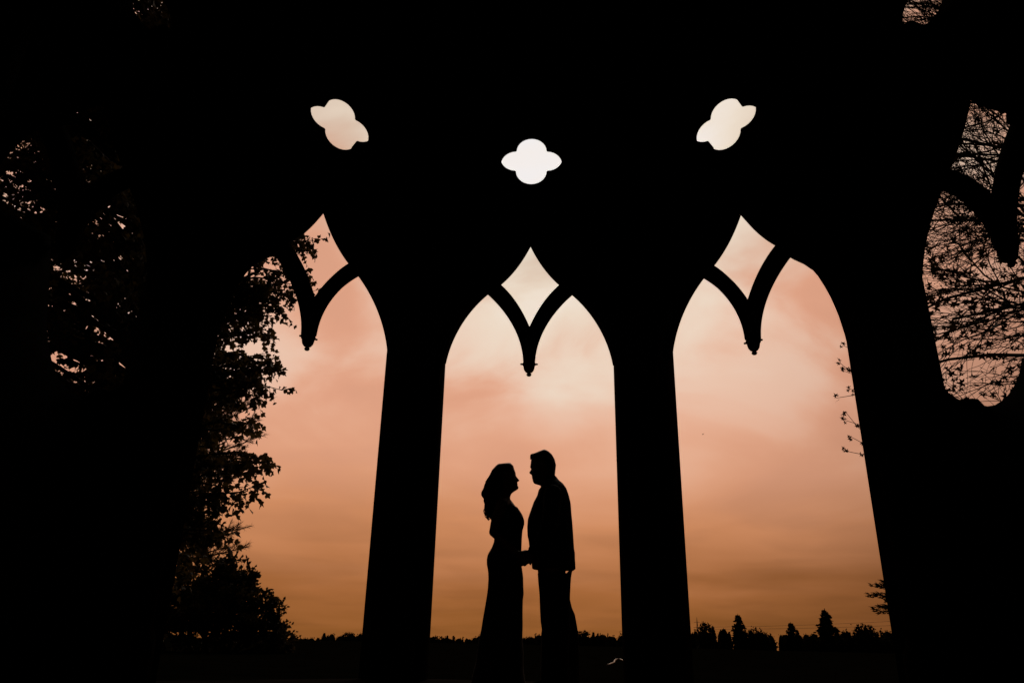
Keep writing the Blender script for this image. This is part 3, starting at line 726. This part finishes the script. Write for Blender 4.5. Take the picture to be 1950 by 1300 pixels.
for q in range(20):
    z = 1.3 + 6.3 * q / 19 + rg.uniform(-.1, .1); p = np.array([np.interp(z, tz2, tr2[:, c_]) for c_ in range(3)])
    az = math.pi + rg.uniform(-.75, .75) if q % 4 else rg.uniform(-1.5, 1.5)
    el = rg.uniform(-.30, .30) if z < 5.5 else rg.uniform(.0, .6)
    lf = float(np.interp(z, [1.5, 3.5, 4.3, 5.0, 8], [.85, .85, .45, .05, .03]))
    fork(p, np.array([math.cos(az) * math.cos(el), math.sin(az) * math.cos(el), math.sin(el)]), rg.uniform(1.5, 2.3), .023, 0, lf * .75)
for q in range(9):                                # upper limbs reaching over towards the pavilion
    z = 4.5 + .27 * q; p = np.array([np.interp(z, tz2, tr2[:, c_]) for c_ in range(3)]); az = math.pi + rg.uniform(-.35, .45); el = rg.uniform(.0, .35)
    fork(p, np.array([math.cos(az) * math.cos(el), math.sin(az) * math.cos(el), math.sin(el)]), rg.uniform(1.7, 2.3), .020, 0, .04)
# the twigs that peep past the pier into the right-hand arch
SP = [(3.09, 3.12), (3.03, 2.94), (3.06, 2.85), (3.09, 2.67), (2.95, 2.57), (3.02, 2.43), (3.0, 2.35), (3.03, 2.19), (2.96, 2.05)]
main = bez(np.array([0, 0, 2.9]), np.array([-1.6, -.1, 3.6]), np.array([-2.95, -.1, 2.9]), 8); wood.tube(main, np.linspace(.03, .008, 8), 5, False)
main2 = bez(np.array([0, 0, 2.0]), np.array([-1.6, -.1, 2.7]), np.array([-2.95, -.1, 2.25]), 8); wood.tube(main2, np.linspace(.03, .008, 8), 5, False)
for i, (x, z) in enumerate(SP):
    e = np.array([x + .03 - SX, 7.0 - SY, z + .2]); b0 = (main if i < 5 else main2)[-2 + (i % 2)] 
    b0 = b0 + np.array([0.15, 0, 0]); tw = wobble(bez(b0, (b0 + e) / 2 + np.array([0, 0, -.06 - .07 * (i % 3)]), e, 6), .012, rg); wood.tube(tw, np.linspace(.006, .0025, 6), 4, False)
    for q in (5, 5, 5, 4, 4, 3, 3, 2, 2, 1):
        p = tw[q] + rg.normal(0, .012, 3)
        LV.append((p, unit(np.array([-.5, 0, .2]) + rg.normal(0, .6, 3)), np.array([0, -1, 0]) + rg.normal(0, .4, 3), rg.uniform(.026, .046)))
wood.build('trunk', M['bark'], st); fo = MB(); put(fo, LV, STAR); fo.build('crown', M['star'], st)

# ------------------------------------------------------------------ layered cedar at the right edge
cd = empty('layered_cedar', (14.3, 30, -.3))
tag(cd, 'cedar with flat layered branches at the right edge of the right arch', 'tree')
wood = MB(); nv = MB(); NP, NDs = [], []
wood.tube([(0, 0, 0), (0, 0, 2), (0, 0, 3.5)], [.14, .09, .02], 8)
for lay, (z, r) in enumerate(((1.86, 1.35), (2.08, 1.45), (2.30, 1.55), (2.52, 1.30), (2.70, 1.38), (2.95, 1.1), (3.2, .75), (3.4, .45))):
    for q in range(13):
        a = q * 2 * math.pi / 13 + lay * .4 if q else math.pi; rr = r * (rg.uniform(.5, 1.05) if q else 1.03); a += rg.normal(0, .15)
        e = np.array([rr * math.cos(a), rr * math.sin(a), z - .02 + rg.normal(0, .07)]); p0 = np.array([0, 0, z - .12])
        pts = bez(p0, (p0 + e) / 2 + np.array([0, 0, .06]), e, 6); wood.tube(pts, np.linspace(.025, .006, 6), 4, False)
        for i in range(70):
            t_ = rg.uniform(.3, 1); p = np.array([np.interp(t_ * 5, np.arange(6), pts[:, k]) for k in range(3)])
            sd = np.array([-math.sin(a), math.cos(a), 0]); wdt = .24 * (1.15 - t_) + .04
            NP.append(p + sd * rg.uniform(-wdt, wdt) + np.array([0, 0, rg.uniform(-.10, .03)])); NDs.append(unit(e - p0 + rg.normal(0, .45, 3) + np.array([0, 0, .1])))
leaves(nv, np.array(NP), np.array(NDs), rg.normal(0, .4, (len(NP), 3)) + np.array([0, 0, 1]), rg.uniform(.12, .2, len(NP)), [(-.16, 0, 0), (0, 1, 0), (.16, 0, 0), (0, .2, -.18)], [(0, 1, 2), (0, 3, 1)])
wood.build('trunk', M['bark'], cd); nv.build('crown', M['needle'], cd)

# ------------------------------------------------------------------ far trees
def conifer_mesh(name, rg, layers, ragged, n_dir=11):
    """unit-height crown of drooping boughs"""
    mb = MB(); NPp, ND, SZ = [], [], []
    for i in range(layers):
        t_ = i / layers; z = .12 + .86 * t_; r = (.30 * (1 - t_) ** .75 + .012) * rg.uniform(.72, 1.15)
        for q in range(n_dir):
            a = rg.uniform(0, 6.28); rr = r * rg.uniform(1 - ragged, 1.05)
            for x in np.linspace(.15, 1, 5):
                NPp.append((rr * x * math.cos(a), rr * x * math.sin(a), z - .05 * x * (1 - t_) + rg.uniform(-.01, .01)))
                ND.append((math.cos(a) + rg.normal(0, .3), math.sin(a) + rg.normal(0, .3), rg.uniform(-.3, .35))); SZ.append(.105 * (1 - .55 * t_))
    leaves(mb, np.array(NPp), np.array(ND), rg.normal(0, 1, (len(NPp), 3)), np.array(SZ), OVAL[0], OVAL[1])
    mb.tube([(0, 0, .12), (0, 0, .3), (0, 0, .6), (0, 0, 1.0)], [.13, .11, .06, .004], 8)
    return mb.mesh(name)
def dome_mesh(name, rg, nl):
    mb = MB(); pp, dd = [], []
    th_ = np.linspace(-1, 1, 7); mb.tube([(0, 0, .55 + .25 * t) for t in th_], [.29 * math.sqrt(max(.01, 1 - t * t)) for t in th_], 9)
    for i in range(nl):
        d = unit(rg.normal(0, 1, 3)); c0 = np.array([d[0] * .32, d[1] * .32, .58 + d[2] * .30]) * 1.0 + rg.normal(0, .03, 3)
        for q in range(26): pp.append(c0 + rg.normal(0, .055, 3)); dd.append(rg.normal(0, 1, 3))
    leaves(mb, np.array(pp), np.array(dd), rg.normal(0, 1, (len(pp), 3)), rg.uniform(.05, .10, len(pp)), OVAL[0], OVAL[1])
    return mb.mesh(name)
def stem_mesh(name):
    mb = MB(); mb.tube([(0, 0, 0), (0, 0, .3), (.01, 0, .62)], [.035, .028, .012], 7); return mb.mesh(name)
CON = [conifer_mesh('crown_conifer', np.random.default_rng(k), 26, rag, nd_) for k, rag, nd_ in ((1, .45, 12), (2, .6, 11), (3, .3, 13))]
DOM = [dome_mesh('crown_dome', np.random.default_rng(k), 34) for k in (4, 5, 6)]
STEM = stem_mesh('far_trunk')
def far_tree(name, kind, idx, x, y, top, wscale, label):
    gz = float(ground_z(math.hypot(x, y - 3.5))) - .3
    t_ = empty(name, (x, y, gz), x * .37)
    hgt = top - gz; t_.scale = (hgt * wscale, hgt * wscale, hgt)
    link('crown', (CON if kind == 'c' else DOM)[idx], M['far'], t_); link('trunk', STEM, M['bark'], t_)
    tag(t_, label, 'tree', 'trees on the horizon')
FT = [('tall_conifer', 'c', 1, 145.4, 400, 16.7, 1.05, 'tallest pointed conifer on the skyline in the right arch'),
      ('ragged_conifer', 'c', 0, 102.1, 400, 13.3, .85, 'ragged blunt conifer standing left on the skyline of the right arch'),
      ('small_conifer', 'c', 2, 127.8, 400, 10.0, .95, 'squat conifer on the skyline between the two taller conifers in the right arch'),
      ('leaning_tree', 'd', 0, 84.9, 400, 9.2, .6, 'flat-topped tree beside the left jamb of the right arch'),
      ('slim_conifer', 'c', 0, 89.5, 401, 7.8, .5, 'slim spire conifer next to the flat-topped tree in the right arch'),
      ('low_conifer', 'c', 2, 95.0, 402, 6.6, .8, 'low conifer just left of the ragged conifer in the right arch'),
      ('domed_tree', 'd', 1, 110.3, 402, 7.4, .75, 'domed tree just right of the ragged conifer in the right arch'),
      ('domed_tree', 'd', 2, 115.5, 405, 5.2, .9, 'lower domed tree sloping down from the domed one in the right arch'),
      ('pointed_tree', 'c', 1, 131.6, 403, 6.9, .6, 'tiny pointed tree clinging to the squat conifer in the right arch'),
      ('broad_tree', 'd', 0, 164.0, 402, 9.8, .8, 'broad rounded tree near the right jamb of the right arch'),
      ('broad_tree', 'd', 1, 172.5, 405, 7.6, 1.0, 'lower broad tree beside the right jamb of the right arch'),
      ('bushy_tree', 'd', 2, 154.0, 404, 6.6, .9, 'bushy tree right of the tallest conifer in the right arch'),
      ('rounded_tree', 'd', 0, 56.5, 900, 8.6, .95, 'rounded tree on the skyline just right of the man'),
      ('spiky_tree', 'c', 0, 67.0, 900, 7.4, .8, 'spiky tree on the skyline right of the man, beside the rounded one'),
      ('spiky_tree', 'c', 1, 72.5, 905, 6.4, .7, 'second spiky tree on the skyline right of the man'),
      ('rounded_tree', 'd', 1, 103.0, 900, 9.5, .9, 'dark tree touching the right jamb of the middle arch'),
      ('pointed_tree', 'c', 2, -97.0, 900, .6, .8, 'small pointed tree on the skyline left of the woman'),
      ('rounded_tree', 'd', 2, -108, 905, -.4, 1.2, 'rounded tree on the skyline at the left jamb of the middle arch'),
      ('pointed_tree', 'c', 2, -236.6, 900, .4, .95, 'small pointed tree on the skyline in the left arch'),
      ('rounded_tree', 'd', 0, -208.6, 900, 1.3, 1.2, 'rounded tree on the skyline in the left arch, right of the pointed one'),
      ('rounded_tree', 'd', 1, -194.5, 903, 1.2, .8, 'narrow rounded tree at the right jamb of the left arch')]
for a in FT: far_tree(*a)
# unbroken woodland belt behind them
rg = np.random.default_rng(12)
wl = MB()
XT = [-900, -420, -300, -262, -237, -200, -100, 0, 56, 85, 200, 246, 300, 370, 430, 900]
ZT = [-2, -4, -5.2, -4.8, -2.6, -.6, -1.6, 2.2, 5.2, 4.2, 12.5, 13.5, 10.0, 15.5, 15.0, 14]
pp, dd, ss = [], [], []
for x in np.arange(-880, 880, 4.2):
    spike = rg.uniform() < .14; wm = rg.uniform(3.5, 8.0)
    y = 930 + rg.uniform(-25, 25); gz = float(ground_z(math.hypot(x, y))); top = np.interp(x, XT, ZT) + rg.normal(0, .9) + 1.9 * math.sin(x * .131) * math.sin(x * .047 + 1) - .6 + (1.6 if spike else 0); hh = top - gz
    prof = (lambda t: (1 - t) * wm * .75 + .05) if spike else (lambda t: wm * math.sqrt(max(.0005, 1 - t ** 3)))
    tt_ = np.array([0, .3, .55, .75, .88, .96, 1.0]) * .94; wl.tube([(x, y, gz + hh * t) for t in tt_], [prof(t / .94) * .9 for t in tt_], 7)
    for q in range(50):
        t_ = rg.uniform(.3, 1); wd = prof(t_)
        pp.append((x + rg.uniform(-wd, wd), y + rg.uniform(-wd, wd), gz + hh * t_ * .97)); dd.append(rg.normal(0, 1, 3)); ss.append(rg.uniform(1.0, 2.2))
leaves(wl, np.array(pp), np.array(dd), rg.normal(0, 1, (len(pp), 3)), np.array(ss), OVAL[0], OVAL[1])
tag(wl.build('distant_woodland', M['far']), 'dark belt of distant woodland along the horizon', 'woodland', kind='stuff')

# ------------------------------------------------------------------ pylon, cables, bird, hose
py = empty('lattice_pylon', (81.6, 400, -13))
tag(py, 'faint lattice power pylon beside the left jamb of the right arch', 'pylon')
pb = MB(); H = 24.2
for sx_ in (-1, 1):
    for sy_ in (-1, 1): pb.tube([(sx_ * 1.4, sy_ * 1.4, 0), (sx_ * .3, sy_ * .3, H * .75), (0, 0, H)], [.12, .09, .06], 4)
for i in range(9):
    z0, z1 = H * i / 10, H * (i + 1) / 10; w0, w1 = 1.4 - 1.3 * i / 10, 1.4 - 1.3 * (i + 1) / 10
    for sy_ in (-1, 1):
        pb.tube([(-w0, sy_ * w0, z0), (w1, sy_ * w1, z1)], .06, 4); pb.tube([(w0, sy_ * w0, z0), (-w1, sy_ * w1, z1)], .06, 4)
pb.build('mast', M['steel'], py)
for z, l in ((H * .80, 1.9), (H * .90, 1.4)):
    ar = MB(); ar.tube([(-l, 0, z), (0, 0, z + .25), (l, 0, z)], .08, 4); ar.build('cross_arm', M['steel'], py)
for a, b_, lab in (((82.2, 400, 6.6), (260, 400, 18.4), 'upper overhead cable running across the right arch'), ((82.2, 401, 5.7), (260, 401, 15.6), 'lower overhead cable running across the right arch')):
    a = np.array(a); b_ = np.array(b_); cb = MB()
    o = empty('overhead_cable', tuple(a)); t_ = np.linspace(0, 1, 24)[:, None]
    pts = (b_ - a) * t_ - np.array([0, 0, 1]) * 7.0 * t_ * (1 - t_)
    C.objects.unlink(o); bpy.data.objects.remove(o)
    cb.tube(pts, .055, 4); ob = cb.build('overhead_cable', M['steel']); ob.location = a
    tag(ob, lab, 'cable', 'overhead power cables')
bd = empty('flying_bird', (13.77, 60, 16.05), .6); bd.scale = (.6, .6, .6)
tag(bd, 'tiny dark bird high in the right arch sky', 'bird')
q = MB(); q.chain([(-.10, 0, 0), (0, 0, .01), (.10, 0, .02), (.15, 0, .035)], (.012, .035, .03, .018), 8); q.build('body', M['bird'], bd, True)
for e in (-1, 1):
    q = MB(); q.prism([[(-.05, 0), (.05, 0), (.04, .16), (-.02, .27), (-.04, .15)]], lambda u, z, o, e=e: (u, e * z, .02 + .35 * z + o), 0, .008)
    me = q.mesh('wing'); fix_normals(me); link('wing', me, M['bird'], bd)
hp = np.array([(1.72, 18.2), (1.79, 18.4), (1.95, 19.2), (2.08, 20.2), (2.21, 21.41), (2.30, 22.1), (2.40, 22.5), (2.47, 22.5), (2.47, 21.7), (2.40, 20.6)])
hz_ = np.array([-.19, -.175, -.165, -.175, -.17, -.165, -.160, -.160, -.172, -.185])
hb = MB(); hb.tube(np.column_stack([hp, hz_]) - np.array([1.72, 18.2, -.19]), .017, 10)
o = hb.build('garden_hose', M['hose'], None, True); o.location = (1.72, 18.2, -.19)
tag(o, 'short curl of pale garden hose on the dark lawn beyond the couple', 'hose')
